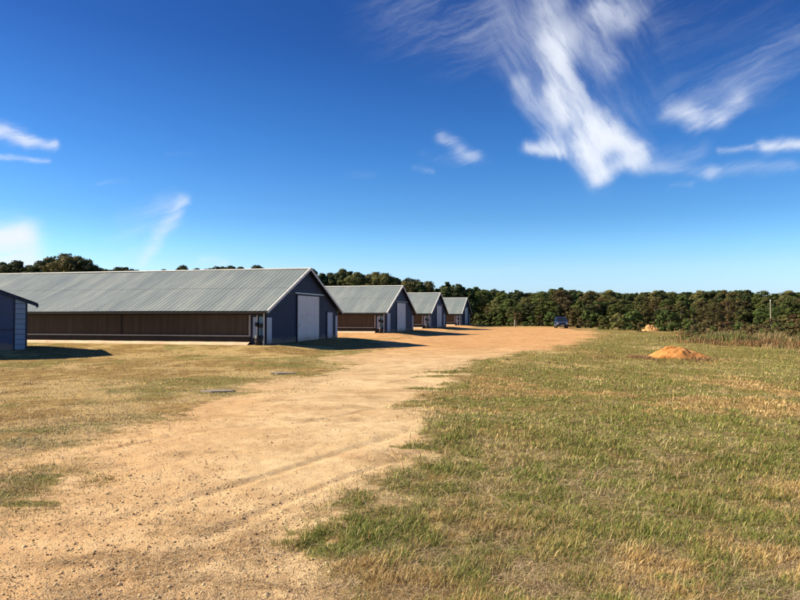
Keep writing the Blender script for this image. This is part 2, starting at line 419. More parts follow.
def dirt_mat(name, c0, c1, c2, sc=2.0):
    m, t, b = new_mat(name); tc = t.node('ShaderNodeTexCoord').outputs['Object']
    n = t.noise(tc, sc, 6, .65); n2 = t.noise(tc, sc * 12, 4, .7)
    f = t.m('ADD', t.m('MULTIPLY', n, .65), t.m('MULTIPLY', n2, .35))
    t.l.new(t.ramp(f, [(.33, c0), (.5, c1), (.68, c2)]), b.inputs['Base Color']); b.inputs['Roughness'].default_value = .95
    b.inputs['Specular IOR Level'].default_value = .05
    bump(t, b, t.m('ADD', n2, n), .7, .06)
    return m
M['mound'] = dirt_mat('orange_subsoil', (.36, .15, .045), (.62, .28, .085), (.78, .44, .17))
M['mound_pale'] = dirt_mat('pale_subsoil', (.42, .21, .08), (.58, .32, .13), (.72, .45, .21))

def ground_mat():
    m, t, b = new_mat('ground_soil'); tc = t.node('ShaderNodeTexCoord').outputs['Object']
    at = lambda n: t.node('ShaderNodeAttribute', attribute_name=n).outputs['Fac']
    road, green, straw, far, deb = at('road'), at('green'), at('straw'), at('far'), at('debris')
    nA = t.noise(tc, .35, 5, .6); nB = t.noise(tc, 2.4, 6, .65); nC = t.noise(tc, 14, 5, .7); nD = t.noise(tc, 60, 4, .7)
    grain = t.m('ADD', t.m('MULTIPLY', nC, .5), t.m('MULTIPLY', nD, .5))
    # sand and gravel of the drive
    f = t.m('ADD', t.m('ADD', t.m('MULTIPLY', nA, .30), t.m('MULTIPLY', nB, .32)), t.m('MULTIPLY', grain, .38))
    sand = t.ramp(f, [(.34, (.33, .21, .105)), (.45, (.50, .35, .185)), (.55, (.63, .47, .265)), (.66, (.74, .58, .35))])
    orange = t.ramp(f, [(.34, (.36, .18, .072)), (.5, (.53, .29, .118)), (.66, (.65, .40, .185))])
    sand = t.mix(far, sand, orange)
    clay = t.ss(t.noise(tc, .8, 5, .6), .60, .75, 0, .55)
    sand = t.mix(clay, sand, (.52, .28, .13))
    stain = t.m('MULTIPLY', t.ss(t.noise(tc, .55, 6, .68), .50, .66), t.ss(nC, .40, .60, .25, .75))
    sand = t.mix(t.m('MULTIPLY', stain, .60), sand, (.36, .225, .105))
    # pebbles: voronoi cells of different tone
    vo = t.node('ShaderNodeTexVoronoi', feature='F1'); vo.inputs['Scale'].default_value = 28; t.l.new(tc, vo.inputs['Vector'])
    vo2 = t.node('ShaderNodeTexVoronoi', feature='F1'); vo2.inputs['Scale'].default_value = 75; t.l.new(tc, vo2.inputs['Vector'])
    vs = t.node('ShaderNodeSeparateXYZ'); t.l.new(vo.outputs['Color'], vs.inputs[0])
    keep = t.m('MULTIPLY', t.m('GREATER_THAN', vs.outputs[0], .62), t.ss(vo.outputs['Distance'], .25, .36, 1, 0))
    keep = t.m('MULTIPLY', keep, t.ss(t.noise(tc, .9, 4, .6), .42, .60))
    peb = t.ramp(vs.outputs[1], [(.0, (.20, .115, .055)), (.5, (.42, .27, .14)), (1.0, (.64, .48, .31))])
    sand = t.mix(t.m('MULTIPLY', keep, .8), sand, peb)
    # clods and raked debris
    db = t.m('MULTIPLY', deb, t.ss(grain, .40, .56))
    sand = t.mix(t.m('MULTIPLY', db, .9), sand, (.24, .15, .07))
    # soil and thatch under the grass
    thatch = t.ramp(t.m('ADD', t.m('MULTIPLY', nB, .45), t.m('MULTIPLY', grain, .55)), [(.34, (.115, .074, .026)), (.48, (.235, .155, .055)), (.60, (.385, .265, .10))])
    pale = t.ramp(grain, [(.35, (.32, .225, .09)), (.6, (.54, .40, .18))])
    grn = t.ramp(grain, [(.35, (.085, .085, .024)), (.6, (.20, .19, .055))])
    g = t.mix(t.m('MULTIPLY', straw, .75), thatch, pale)
    g = t.mix(t.m('MULTIPLY', t.m('MULTIPLY', green, t.ss(nB, .32, .55)), .85), g, grn)
    road = t.m('SUBTRACT', t.m('MULTIPLY', road, 1.1), .05)
    rr = t.ss(t.m('ADD', road, t.m('MULTIPLY', t.m('SUBTRACT', t.m('ADD', nB, grain), 1.0), .9)), .36, .64)
    t.l.new(t.mix(rr, g, sand), b.inputs['Base Color'])
    b.inputs['Roughness'].default_value = .95; b.inputs['Specular IOR Level'].default_value = .05
    h = t.m('ADD', t.m('MULTIPLY', nC, .6), t.m('MULTIPLY', nD, .25))
    h = t.m('SUBTRACT', h, t.m('MULTIPLY', vo2.outputs['Distance'], .35))
    h = t.m('ADD', h, t.m('MULTIPLY', keep, .35))
    h = t.m('ADD', h, t.m('MULTIPLY', nB, 1.3))
    bump(t, b, h, .45, .04)
    return m
M['ground'] = ground_mat()


# ------------------------------------------------------------------ ground sheet
def debrisf(x, y):
    v = np.zeros_like(x); w = (fbm(x * 3, y * 3, 71, 3) - .5) * .7
    for a, b_, r in (((60, 585), (250, 545), .16), ((60, 560), (130, 553), .14), ((165, 555), (260, 530), .16), ((190, 575), (330, 590), .14), ((120, 598), (210, 570), .15), ((310, 515), (345, 505), .12), ((200, 530), (235, 520), .12), ((60, 600), (330, 606), .2)):
        p0 = np.array(gp(*a)); p1 = np.array(gp(*b_)); d = p1 - p0; L2 = d @ d
        h = np.clip(((x - p0[0]) * d[0] + (y - p0[1]) * d[1]) / L2, 0, 1)
        q = np.hypot(x - p0[0] - h * d[0], y - p0[1] - h * d[1]) + w * r * 2.2
        v = np.maximum(v, 1 - sstep(r * .3, r * 1.4, q))
    v = np.maximum(v, sstep(.58, .70, fbm(x * 1.1, y * 1.4, 77, 4)) * .6)
    return v
def build_ground():
    fine = np.arange(-43, 43.01, .2); ang = np.concatenate([np.arange(-180, -43, 3.0), fine, np.arange(46, 179.9, 3.0)])
    th = np.radians(ang)
    rr = np.concatenate([[.5], np.geomspace(1.2, 3.2, 14), np.geomspace(3.25, 60, 620), np.geomspace(60.8, 220, 130), np.geomspace(224, 5000, 40)])
    TH, RR = np.meshgrid(th, rr); x = (np.sin(TH) * RR).ravel(); y = (np.cos(TH) * RR).ravel()
    z = gh(x, y); z = z - 0.5 * sstep(350, 5000, np.hypot(x, y))
    n, k = len(rr), len(th)
    i, j = np.meshgrid(np.arange(n - 1), np.arange(k), indexing='ij'); j2 = (j + 1) % k
    F = np.stack([i * k + j, i * k + j2, (i + 1) * k + j2, (i + 1) * k + j], -1).reshape(-1, 4)[:, ::-1]
    r = roadf(x, y); far = np.maximum(sstep(24, 48, y) * .85, .38 * sstep(-.6, -3.2, x + .12 * (y - 6)) * (1 - sstep(16, 26, y)))
    r = r * (1 - patchf(x, y, 11) * .9)
    o = mesh_np('ground', np.stack([x, y, z], 1), F, M['ground'], smooth=True,
                attrs=dict(road=r, green=greenf(x, y), straw=strawf(x, y), far=far, debris=debrisf(x, y)))
    # the small hole under the camera
    c = MB(); ring = [(math.sin(a) * .5, math.cos(a) * .5, 0) for a in th]
    tag(o, kind='structure')
    bm = bmesh.new(); bm.from_mesh(o.data); bm.verts.ensure_lookup_table()
    bm.faces.new([bm.verts[q] for q in range(k)][::-1]); bmesh.ops.recalc_face_normals(bm, faces=bm.faces[-1:]); bm.to_mesh(o.data); bm.free()
build_ground()

# ------------------------------------------------------------------ long poultry barns
EAVE, RIDGE, OVER = 2.06, 5.10, .42
def roof_z(x):                                 # top of roof over local x
    return EAVE + (RIDGE - EAVE) * (min(x, BW - x) + OVER) / (BW / 2 + OVER)

def lap_gable(y, sgn, w, zf, course=.19, z0=.02, ztop=5.2):
    """lap siding cut to the gable; zf(x) top of wall"""
    mb = MB(); z = z0; xs = [0, w / 2, w]
    half = lambda zz: max(0.0, min(w / 2, zf_inv(zz, zf, w)))
    while z < ztop:
        a0 = half(z); a1 = half(min(z + course, ztop))
        if a0 >= w / 2 - .02: break
        o0 = .028; o1 = .008
        v = [(a0, y - sgn * o0, z), (w - a0, y - sgn * o0, z), (w - a1, y - sgn * o1, z + course), (a1, y - sgn * o1, z + course),
             (a0, y, z), (w - a0, y, z)]
        mb.add(v, [(0, 1, 2, 3), (0, 4, 5, 1)]); z += course
    return mb
def zf_inv(z, zf, w):
    lo, hi = 0.0, w / 2
    if zf(0) >= z: return 0.0
    for _ in range(30):
        mid = (lo + hi) / 2
        if zf(mid) < z: lo = mid
        else: hi = mid
    return hi

def ribbed_slope(x0, z0, x1, z1, ya, yb, pitch=.305, up=.011):
    """one roof slope as ribbed sheet: profile runs along y"""
    prof = []; y = ya
    nrm = Vector((z0 - z1, 0, x1 - x0)).normalized()
    if nrm.z < 0: nrm = -nrm
    while y < yb - .01:
        for (dy, h) in ((0, 0), (pitch - .10, 0), (pitch - .075, up), (pitch - .03, up)):
            prof.append((min(y + dy, yb), h))
        y += pitch
    prof.append((yb, 0))
    vs = []
    for (xx, zz) in ((x0, z0), (x1, z1)):
        for (yy, h) in prof: vs.append((xx + nrm.x * h, yy, zz + nrm.z * h + .018 * math.sin(yy * .31 + x0) * math.sin(yy * .083)))
    n = len(prof); t = .03
    for (xx, zz) in ((x0, z0), (x1, z1)):
        for yy in (ya, yb): vs.append((xx - nrm.x * t, yy, zz - nrm.z * t))
    fs = [(i, i + 1, n + i + 1, n + i) for i in range(n - 1)]
    b = 2 * n; fs.append((b, b + 2, b + 3, b + 1))
    return vs, fs

def make_barn(i, s0, label, side_door, panels, whole=True):
    x0, y0 = P(s0, 0)
    r = empty('poultry_barn', (x0, y0, 0), math.pi / 2 - ANG)
    tag(r, label, 'barn', 'long barns standing in a row along the drive')
    L = BLEN; zt = lambda x: roof_z(x) - .09
    # gables
    lap_gable(0, 1, BW, zt).build('gable_wall', M['navy'], r)
    MB().add([(0.0, .03, 0), (BW, .03, 0), (BW, .03, zt(BW)), (BW / 2, .03, zt(BW / 2)), (0, .03, zt(0))], [(0, 1, 2, 3, 4)]).build('sheathing', M['navy_trim'], r)
    lap_gable(L, -1, BW, zt).build('gable_wall', M['navy'], r)
    # band above the big door, corner boards
    MB().box(2.6, BW - 2.6, -.05, -.029, 3.19, 3.30).build('trim_band', M['navy_trim'], r)
    # side walls
    for k, (xa, sg) in enumerate(((0, -1), (BW, 1))):
        f = lambda a, b: sorted((xa + sg * a, xa + sg * b))
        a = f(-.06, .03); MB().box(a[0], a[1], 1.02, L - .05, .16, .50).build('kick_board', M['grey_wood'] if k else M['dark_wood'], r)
        a = f(-.02, .07); MB().box(a[0], a[1], .98, L - .05, .502, .575).build('board_lip', M['lip'], r)
        a = f(-.08, .00); MB().box(a[0], a[1], .0, L - .05, 1.82, 2.10).build('header_board', M['dark_wood'], r)
        # curtain: hanging cloth with shallow folds
        ys = np.arange(1.12, L - .1, .16); n = len(ys); rs = np.random.RandomState(7 + i * 2 + k)
        fold = (np.sin(ys * 5.1) * .010 + rs.uniform(-.012, .012, n))
        vs = []; 
        for zz, q in ((.577, 1.0), (1.2, .8), (1.819, .25)):
            for yy, fo in zip(ys, fold): vs.append((xa + sg * (-.012 + fo * q - .01), yy, zz))
        fs = [(a_ * n + b_, a_ * n + b_ + 1, (a_ + 1) * n + b_ + 1, (a_ + 1) * n + b_) for a_ in range(2) for b_ in range(n - 1)]
        MB().add(vs, fs).build('side_curtain', M['curtain'], r, smooth=True)
        for q in range(1, 12):
            yy = 1.05 + q * 9.0; a = f(-.01, .035); MB().box(a[0], a[1], yy, yy + .05, .577, 1.819).build('curtain_seam', M['dark_wood'], r)
        a = f(-.05, .045); MB().box(a[0], a[1], 1.00, 1.11, .577, 1.819).build('end_post', M['lip'], r)
        # end bay beside the gable: recessed dark wall, two pale panels, downpipes
        a = f(-.06, .0); MB().box(a[0], a[1], .0, 1.0, .0, 1.82).build('end_bay', M['navy_trim'], r)
        a = f(.002, .022); MB().box(a[0], a[1], .60, .84, .42, 1.70).build('bay_panel', M['pale_panel'], r)
        a = f(.002, .022); MB().box(a[0], a[1], .16, .44, .52, 1.72).build('bay_panel', M['teal_panel'], r)
    # pad edge: low uneven sandy footing outside the wall
    for (xa, sg) in ((0, -1), (BW, 1)):
        ys = np.arange(1.0, L, .25); n = len(ys); e = fbm(ys * .6, ys * 0 + i * 3.1, 5, 3); e2 = fbm(ys * 2.1, ys * 0 + 7.7 + i, 9, 3)
        rows = [(np.full(n, .05), .15 + .03 * e2), (.12 + .05 * e2, .12 + .07 * e), (.26 + .14 * e, .03 + .07 * e2), (.42 + .32 * e, np.full(n, -.05)), (.42 + .32 * e, np.full(n, -.15))]
        vs = [(xa + sg * float(o_), float(y_), float(z_)) for (oo, zz) in rows for o_, y_, z_ in zip(oo, ys, zz)]
        fs = [(a_ * n + b_, a_ * n + b_ + 1, (a_ + 1) * n + b_ + 1, (a_ + 1) * n + b_) for a_ in range(4) for b_ in range(n - 1)]
        MB().add(vs, fs).build('footing', M['pad'], r, smooth=True)
    # roof
    RY = .32
    for (xa, xb) in ((-OVER, BW / 2), (BW + OVER, BW / 2)):
        vs, fs = ribbed_slope(xa, EAVE, xb, RIDGE, -RY, L + RY)
        ro = MB().add(vs, fs).build('roof', M['roof'], r)
        dx = 1 if xb > xa else -1
        MB().prism([(xa - dx * .012, EAVE - .16), (xa + dx * .02, EAVE - .16), (xa + dx * .02, EAVE - .035), (xa - dx * .012, EAVE - .035)], -RY + .03, L + RY - .03, 'y').build('eave_fascia', M['dark_wood'], r)
        for yy in (-RY - .03, L + RY):                     # white rake boards
            pr = [(xa, EAVE - .14), (xb, RIDGE - .14), (xb, RIDGE + .045), (xa, EAVE + .045)]
            tr = MB().prism(pr, yy, yy + .03, 'y')
            ya, yb = (yy + .031, yy + .12) if yy < 1 else (yy - .09, yy - .001)
            tr.prism([(xa, EAVE + .018), (xb, RIDGE + .018), (xb, RIDGE + .045), (xa, EAVE + .045)], ya, yb, 'y')
            tr.build('rake_trim', M['white'], r)
    MB().prism([(BW / 2 - .15, RIDGE - .022), (BW / 2, RIDGE + .05), (BW / 2 + .15, RIDGE - .022), (BW / 2, RIDGE + .032)], -RY, L + RY, 'y').build('ridge_cap', M['white'], r)
    # soffit boards under the rake
    for (xa, xb) in ((-OVER, BW / 2 - .01), (BW + OVER, BW / 2 + .01)):
        MB().prism([(xa, EAVE - .10), (xb, RIDGE - .10), (xb, RIDGE - .075), (xa, EAVE - .075)], -RY + .005, -.035, 'y').build('soffit', M['navy_trim'], r)
    # big white door with ribs, frame
    dA, dB, dT = 4.75, 8.80, 3.15
    d = MB().box(dA, dB, -.075, -.045, .03, dT)
    for q in range(9): d.box(dA + .02, dB - .02, -.083, -.0752, .12 + q * .345, .15 + q * .345)
    big = d.build('main_door', M['door_white'], r)
    fr = MB().box(dA - .12, dA - .002, -.095, -.03, 0, dT + .10).box(dB + .002, dB + .12, -.095, -.03, 0, dT + .10).box(dA - .002, dB + .002, -.095, -.03, dT + .002, dT + .10)
    fr.build('door_frame', M['navy_trim'], big)
    MB().box(dA - .5, dB + .9, -.12, -.096, dT + .12, dT + .19).build('door_track', M['steel'], r)
    MB().box(dA + .3, dA + .36, -.11, -.084, 1.0, 1.25).build('handle', M['steel'], big)
    if side_door:
        a, b_ = side_door
        sd = MB().box(a, b_, -.07, -.04, .05, 2.02).build('side_door', M['pale_panel'], r)
        MB().box(a - .07, a - .002, -.085, -.03, .0, 2.09).box(b_ + .002, b_ + .07, -.085, -.03, 0, 2.09).box(a - .002, b_ + .002, -.085, -.03, 2.022, 2.09).build('door_frame', M['navy_trim'], sd)
        MB().box(a + .08, a + .13, -.1, -.071, .98, 1.04).build('handle', M['steel'], sd)
    for (a, b_, top) in panels:
        MB().box(a, b_, -.062, -.04, .08, top).build('corner_panel', M['pale_panel'], r)
    # pipes, regulator boxes at the near corner
    MB().tube([(-.06, .55, .1), (-.06, .55, 1.8)], .035).tube([(-.06, .10, .0), (-.06, .10, 2.0)], .045).build('downpipe', M['white'], r)
    MB().box(-.20, -.03, .47, .63, 1.12, 1.36).build('meter_box', M['black'], r, bevel=.015)
    MB().box(-.18, -.03, .18, .38, 1.05, 1.30).build('switch_box', M['black'], r, bevel=.015)
    MB().tube([(-.10, .28, 1.05), (-.10, .26, .7), (-.06, .30, .45)], .022).build('conduit', M['black'], r)
    return r

barn_labels = [
    'nearest and largest barn, long brown side curtain, navy gable with wide white door',
    'second barn of the row, behind and right of the nearest one',
    'third barn of the row, just before the farthest one',
    'farthest and smallest looking barn of the row, close to the trees']
barns = [make_barn(0, BARN_S[0], barn_labels[0], (10.55, 11.75), [(.04, .72, 1.66), (12.45, 12.92, 1.75)]),
         make_barn(1, BARN_S[1], barn_labels[1], (.55, 1.9), [(12.3, 12.92, 1.75)]),
         make_barn(2, BARN_S[2], barn_labels[2], (10.3, 11.6), [(.04, .55, 1.66)]),
         make_barn(3, BARN_S[3], barn_labels[3], (10.3, 11.6), [(.04, .9, 1.66)])]

def barrel(s, t, label):
    x, y = P(s, t)
    r = empty('barrel', (x, y, float(gh(np.array(x), np.array(y)))-.01)); tag(r, label, 'barrel', 'barrels at the barn corners')
    prof = [(.0, 0), (.26, 0), (.275, .03), (.275, .28), (.285, .30), (.275, .32), (.275, .55), (.285, .57), (.275, .59), (.27, .80), (.25, .83), (0, .83)]
    prof = [(a * .85, b * .72) for a, b in prof]
    vs = []; n = 20
    for (q, z) in prof[1:-1]:
        for k in range(n): vs.append((q * math.cos(2 * math.pi * k / n), q * math.sin(2 * math.pi * k / n), z))
    m = len(prof) - 2; fs = [(a * n + k, a * n + (k + 1) % n, (a + 1) * n + (k + 1) % n, (a + 1) * n + k) for a in range(m - 1) for k in range(n)]
    fs.append(tuple(range(n))[::-1]); MB().add(vs, fs).build('barrel_body', M['black'], r, smooth=True)
    lid = MB(); lid.add([(.214 * math.cos(2 * math.pi * k / n), .214 * math.sin(2 * math.pi * k / n), z) for z in (.585, .61) for k in range(n)],
                        [tuple(range(n, 2 * n))] + [(k, (k + 1) % n, n + (k + 1) % n, n + k) for k in range(n)])
    lid.build('lid', M['black'], r)
for s0, lb in zip(BARN_S[:3], ('black barrel against the near corner of the nearest barn', 'black barrel against the near corner of the second barn', 'black barrel against the near corner of the third barn')):
    barrel(s0 - .36, .30, lb)

# ------------------------------------------------------------------ blue shed at the left edge
def make_shed():
    x, y, w, d = SHED['x'], SHED['y'], SHED['w'], SHED['d']; z = 0.0
    r = empty('shed', (x, y, z), SHED['ang'])      # local x to the left along the wall, local y towards the camera
    tag(r, 'blue clapboard shed with low pitched roof cut off by the left edge of the photo', 'shed')
    H = 2.62; pitch = .40
    zt = lambda q: H - .06 + pitch * min(q, w - q)
    lap_gable(0, -1, w, zt, .22, .0, 5).build('gable_wall', M['shed_siding'], r)
    MB().add([(0, -.03, 0), (w, -.03, 0), (w, -.03, zt(w)), (w / 2, -.03, zt(w / 2)), (0, -.03, zt(0))], [(0, 1, 2, 3, 4)]).build('sheathing', M['navy_trim'], r)
    lap_gable(-d, 1, w, zt, .22, .0, 5).build('gable_wall', M['shed_siding'], r)
    for xa, sg in ((0, -1), (w, 1)):
        mb = MB(); zz = 0
        while zz < zt(0) - .1:
            q = sorted((xa, xa + sg * .02)); mb.box(q[0], q[1], -d, 0, zz, zz + .205); zz += .22
        mb.build('side_wall', M['shed_siding'], r)
    # pale boarded panel near the right hand corner, each board separate with a dark gap
    pn = MB(); zz = .05
    MB().box(.0, .06, .0285, .06, 0, zt(.0) + .01).build('corner_board', M['navy_trim'], r)
    MB().box(.53, .60, .0285, .055, 0, zt(.55)).build('corner_board', M['navy_trim'], r)
    while zz < 2.5:
        pn.box(.065, .525, .029, .048, zz, zz + .235); zz += .262
    pn.build('boarded_panel', M['shed_panel'], r)
    sk = MB().box(.61, w - .2, .03, .045, 1.02, 1.06).build('trim_band', M['navy_trim'], r)
    ov = .50
    for sgn in (0, 1):
        xa, xb = (-ov, w / 2) if not sgn else (w + ov, w / 2)
        za, zb = H - pitch * ov, H + pitch * w / 2
        vs, fs = ribbed_slope(xa, za, xb, zb, -d - .25, .15)
        MB().add(vs, fs).build('roof', M['roof'], r)
        MB().prism([(xa, za - .19), (xb, zb - .19), (xb, zb - .032), (xa, za - .032)], .10, .16, 'y').build('rake_trim', M['navy'], r)
        dx = 1 if xb > xa else -1
        MB().prism([(xa - dx * .02, za - .17), (xa + dx * .03, za - .17), (xa + dx * .03, za - .035), (xa - dx * .02, za - .035)], -d - .24, .099, 'y').build('eave_fascia', M['navy'], r)
    MB().prism([(w / 2 - .2, zb - .06), (w / 2, zb + .05), (w / 2 + .2, zb - .06), (w / 2, zb + .03)], -d - .25, .15, 'y').build('ridge_cap', M['steel'], r)
make_shed()

# ------------------------------------------------------------------ vehicle
def make_suv():
    x, y = gp(560.8, 328.2); zg = float(gh(np.array(x), np.array(y))) + .0
    r = empty('parked_suv', (x, y, zg), R(172)); tag(r, 'dark blue sport utility vehicle parked at the far end of the sandy drive', 'car')
    pm, t, b = new_mat('blue_car_paint'); b.inputs['Base Color'].default_value = (.05, .085, .18, 1); b.inputs['Roughness'].default_value = .22; b.inputs['Metallic'].default_value = .4
    b.inputs['Coat Weight'].default_value = .8; b.inputs['Coat Roughness'].default_value = .06
    gm, t, b = new_mat('car_glass'); b.inputs['Base Color'].default_value = (.015, .02, .028, 1); b.inputs['Roughness'].default_value = .05; b.inputs['Specular IOR Level'].default_value = .7
    hm, t, b = new_mat('headlight_lens'); b.inputs['Base Color'].default_value = (.75, .78, .80, 1); b.inputs['Roughness'].default_value = .08; b.inputs['Metallic'].default_value = .5
    # local +y = front of the car, rotated to face the camera
    W = .93
    def loft(secs):                                    # secs: (y, halfwidth, z0, z1)
        vs = []; fs = []
        for (yy, hw, z0, z1) in secs:
            m = (z0 + z1) / 2; c = .10
            vs += [(-hw + c, yy, z0), (hw - c, yy, z0), (hw, yy, z0 + c), (hw, yy, z1 - c), (hw - c * 1.1, yy, z1), (-hw + c * 1.1, yy, z1), (-hw, yy, z1 - c), (-hw, yy, z0 + c)]
        for i in range(len(secs) - 1):
            for k in range(8): fs.append((i * 8 + k, i * 8 + (k + 1) % 8, i * 8 + 8 + (k + 1) % 8, i * 8 + 8 + k))
        fs += [tuple(range(8)), tuple(len(vs) - 8 + k for k in range(8))]
        return vs, fs
    v, f = loft([(-2.32, .84, .55, 1.0), (-2.25, .90, .42, 1.12), (-1.4, W, .38, 1.16), (.7, W, .38, 1.12), (1.2, W, .38, 1.08), (2.1, .88, .40, .98), (2.28, .80, .45, .86)])
    body = MB().add(v, f).build('body', pm, r, bevel=.02, smooth=False)
    v, f = loft([(-2.2, .74, 1.05, 1.30), (-1.95, .76, 1.05, 1.66), (.10, .76, 1.05, 1.72), (.42, .76, 1.05, 1.60), (1.05, .76, 1.0, 1.13)])
    MB().add(v, f).build('cabin_glass', gm, r)
    v, f = loft([(-2.0, .73, 1.60, 1.70), (-1.8, .75, 1.62, 1.78), (0, .75, 1.62, 1.79), (.22, .73, 1.62, 1.72)])
    MB().add(v, f).build('roof', pm, r)
    for sg in (-1, 1):
        for (y0, y1) in ((1.06, .22), (-.45, -.45), (-1.45, -1.45), (-2.22, -1.98)):
            MB().tube([(sg * .80, y0, 1.08), (sg * .755, y1, 1.68)], .035, 6).build('pillar', pm, r)
    MB().box(-.55, .55, 2.25, 2.31, .58, .80).build('grille', M['black'], r, bevel=.01)
    MB().box(-.86, .86, 2.14, 2.36, .36, .54).build('bumper', M['navy_trim'], r, bevel=.03)
    MB().box(-.24, .24, 2.361, 2.37, .42, .52).build('number_plate', M['white'], r)
    for sg in (-1, 1):
        a, b_ = sorted((sg * .56, sg * .84)); MB().box(a, b_, 2.16, 2.29, .66, .84).build('headlight', hm, r, bevel=.02)
        a, b_ = sorted((sg * .93, sg * 1.10)); MB().box(a, b_, .72, .84, 1.10, 1.26).build('wing_mirror', pm, r, bevel=.02)
        for yy in (1.42, -1.42):
            def wheel(rad, wd):
                vs = []; n = 24
                for (q, off) in ((rad * .9, 0), (rad, .04), (rad, wd - .04), (rad * .9, wd)):
                    for k in range(n): vs.append((sg * (W + .01 - off), yy + q * math.cos(2 * math.pi * k / n), .37 + q * math.sin(2 * math.pi * k / n)))
                fs = [(a_ * n + k, a_ * n + (k + 1) % n, (a_ + 1) * n + (k + 1) % n, (a_ + 1) * n + k) for a_ in range(3) for k in range(n)]
                fs += [tuple(range(n)), tuple(3 * n + k for k in range(n))]
                return MB().add(vs, fs)
            w = wheel(.37, .26).build('wheel', M['black'], r)
            MB().tube([(sg * (W + .012), yy, .37), (sg * (W + .03), yy, .37)], .23, 16).build('rim', M['steel'], w)
make_suv()

# ------------------------------------------------------------------ small things on the ground
def gz(x, y): return float(gh(np.array(float(x)), np.array(float(y))))
def mound(px, py, w, d, h, mat, name, label, seed, skew=-.25, tail=0.0):
    x, y = gp(px, py); y += d * .5; n = 90; q = np.linspace(-1.25, 1.25, n); U, Vv = np.meshgrid(q, q)
    rs = fbm(U * 2.1 + seed * 7, Vv * 2.1, seed, 4) - .5; rs2 = fbm(U * 6 + seed, Vv * 6, seed + 3, 4) - .5
    Us = U + rs * .12
    ridge = np.interp(Us, [-1.05, -.85, -.5, -.25, 0, .3, .6, .85, 1.1], [0, .30, .78, .97, 1.0, .80, .56, .30, 0] if tail else [0, .35, .85, 1.0, .95, .85, .6, .28, 0])
    wid = .45 + .55 * ridge
    hh = ridge * np.clip(1 - (np.abs(Vv + rs * .25) / wid) ** 1.35, 0, 1) * (1 + rs2 * .40 + rs * .12)
    hh = np.clip(hh, 0, 1.2)
    X = x + U * w / 2; Y = y + Vv * d / 2; Z = gh(X, Y) - .05 + hh * h
    i, j = np.meshgrid(np.arange(n - 1), np.arange(n - 1), indexing='ij')
    F = np.stack([i * n + j, i * n + j + 1, (i + 1) * n + j + 1, (i + 1) * n + j], -1).reshape(-1, 4)
    keep = (hh.ravel()[F].max(1) > .003)
    F = F[keep]
    o = mesh_np(name, np.stack([X.ravel() - x, Y.ravel() - y, Z.ravel()], 1), F, mat, smooth=True); o.location = (x, y, 0)
    bm = bmesh.new(); bm.from_mesh(o.data); bmesh.ops.delete(bm, geom=[v for v in bm.verts if not v.link_faces], context='VERTS'); bm.to_mesh(o.data); bm.free()
    tag(o, label, 'dirt pile', 'dirt piles in the field')
    return x, y
mound(686, 359, 3.1, 2.0, .58, M['mound'], 'dirt_mound', 'larger orange clay mound in the grass on the right, in front of the brown weeds', 3, .30, .5)
mound(654, 331.5, 2.5, 2.0, .80, M['mound_pale'], 'dirt_mound', 'small pale dirt mound farther off, beyond the bigger orange one', 9)
mound(640, 326, 1.5, 1.2, 1.5, M['mound'], 'dirt_mound', 'low reddish heap just behind the far pale dirt mound', 5)

def slab(px, py, w, d, rz, label):
    x, y = gp(px, py); n = 14; rs = random.Random(int(px)); pr = []
    for k in range(n):
        a = 2 * math.pi * k / n; q = 1 + rs.uniform(-.14, .14); c, s_ = math.cos(a), math.sin(a)
        pr.append((w / 2 * q * math.copysign(abs(c) ** .6, c), d / 2 * q * math.copysign(abs(s_) ** .6, s_)))
    o = MB().prism(pr, -.10, .03, 'z').build('concrete_slab', M['concrete'], bevel=.008)
    o.location = (x, y, gz(x, y) + .0); o.rotation_euler = (R(-.8), R(.5), rz); tag(o, label, 'slab', 'concrete slabs in the grass')
slab(219, 391.5, .78, .50, .2, 'worn grey concrete slab in the dry grass left of the drive, nearer of the two')
slab(283, 373.5, .86, .55, .2, 'pale concrete slab at the left edge of the drive, farther of the two')

# pale utility pole among the trees at right, small post near the end of the drive
x, y = gp(770.5, 330); zb = gz(x, y)
pole = empty('utility_pole', (x, y, zb)); tag(pole, 'thin pale pole standing before the dark trees at the far right', 'pole')
MB().tube([(0, 0, -.1), (.01, 0, 2), (0, 0, 4.15)], .075, 10, .06).build('shaft', M['pale_wood'], pole)
MB().tube([(0, 0, 4.14), (0, 0, 4.22)], .07, 10, .04).build('cap', M['steel'], pole)
x, y = gp(515, 327.2); zb = gz(x, y)
pst = empty('gate_post', (x, y, zb)); tag(pst, 'short pale wooden post at the end of the drive left of the parked vehicle', 'post')
MB().box(-.13, .13, -.13, .13, -.1, 1.25).build('post_shaft', M['pale_wood'], pst, bevel=.015)
MB().box(-.16, .16, -.16, .16, 1.251, 1.31).build('post_cap', M['wood'], pst, bevel=.01)


# ------------------------------------------------------------------ trees
def quads(C, size, rs, up=.25, asp=1.6, out=None):
    n = len(C); a = rs.normal(size=(n, 3)); nrm = rs.normal(size=(n, 3)); nrm[:, 2] += up
    if out is not None: nrm = nrm * .42 + out
    a -= nrm * (np.sum(a * nrm, 1) / np.sum(nrm * nrm, 1))[:, None]; a /= np.linalg.norm(a, axis=1)[:, None] + 1e-9
    b = np.cross(nrm, a); b /= np.linalg.norm(b, axis=1)[:, None] + 1e-9
    s = size * rs.uniform(.6, 1.3, n)[:, None]; a = a * s * asp * .5; b = b * s * .5
    V = np.stack([C - a, C + b * .9 - a * .1, C + a, C - b * .9 + a * .1], 1).reshape(-1, 3)
    F = np.arange(4 * n).reshape(n, 4); return V, F

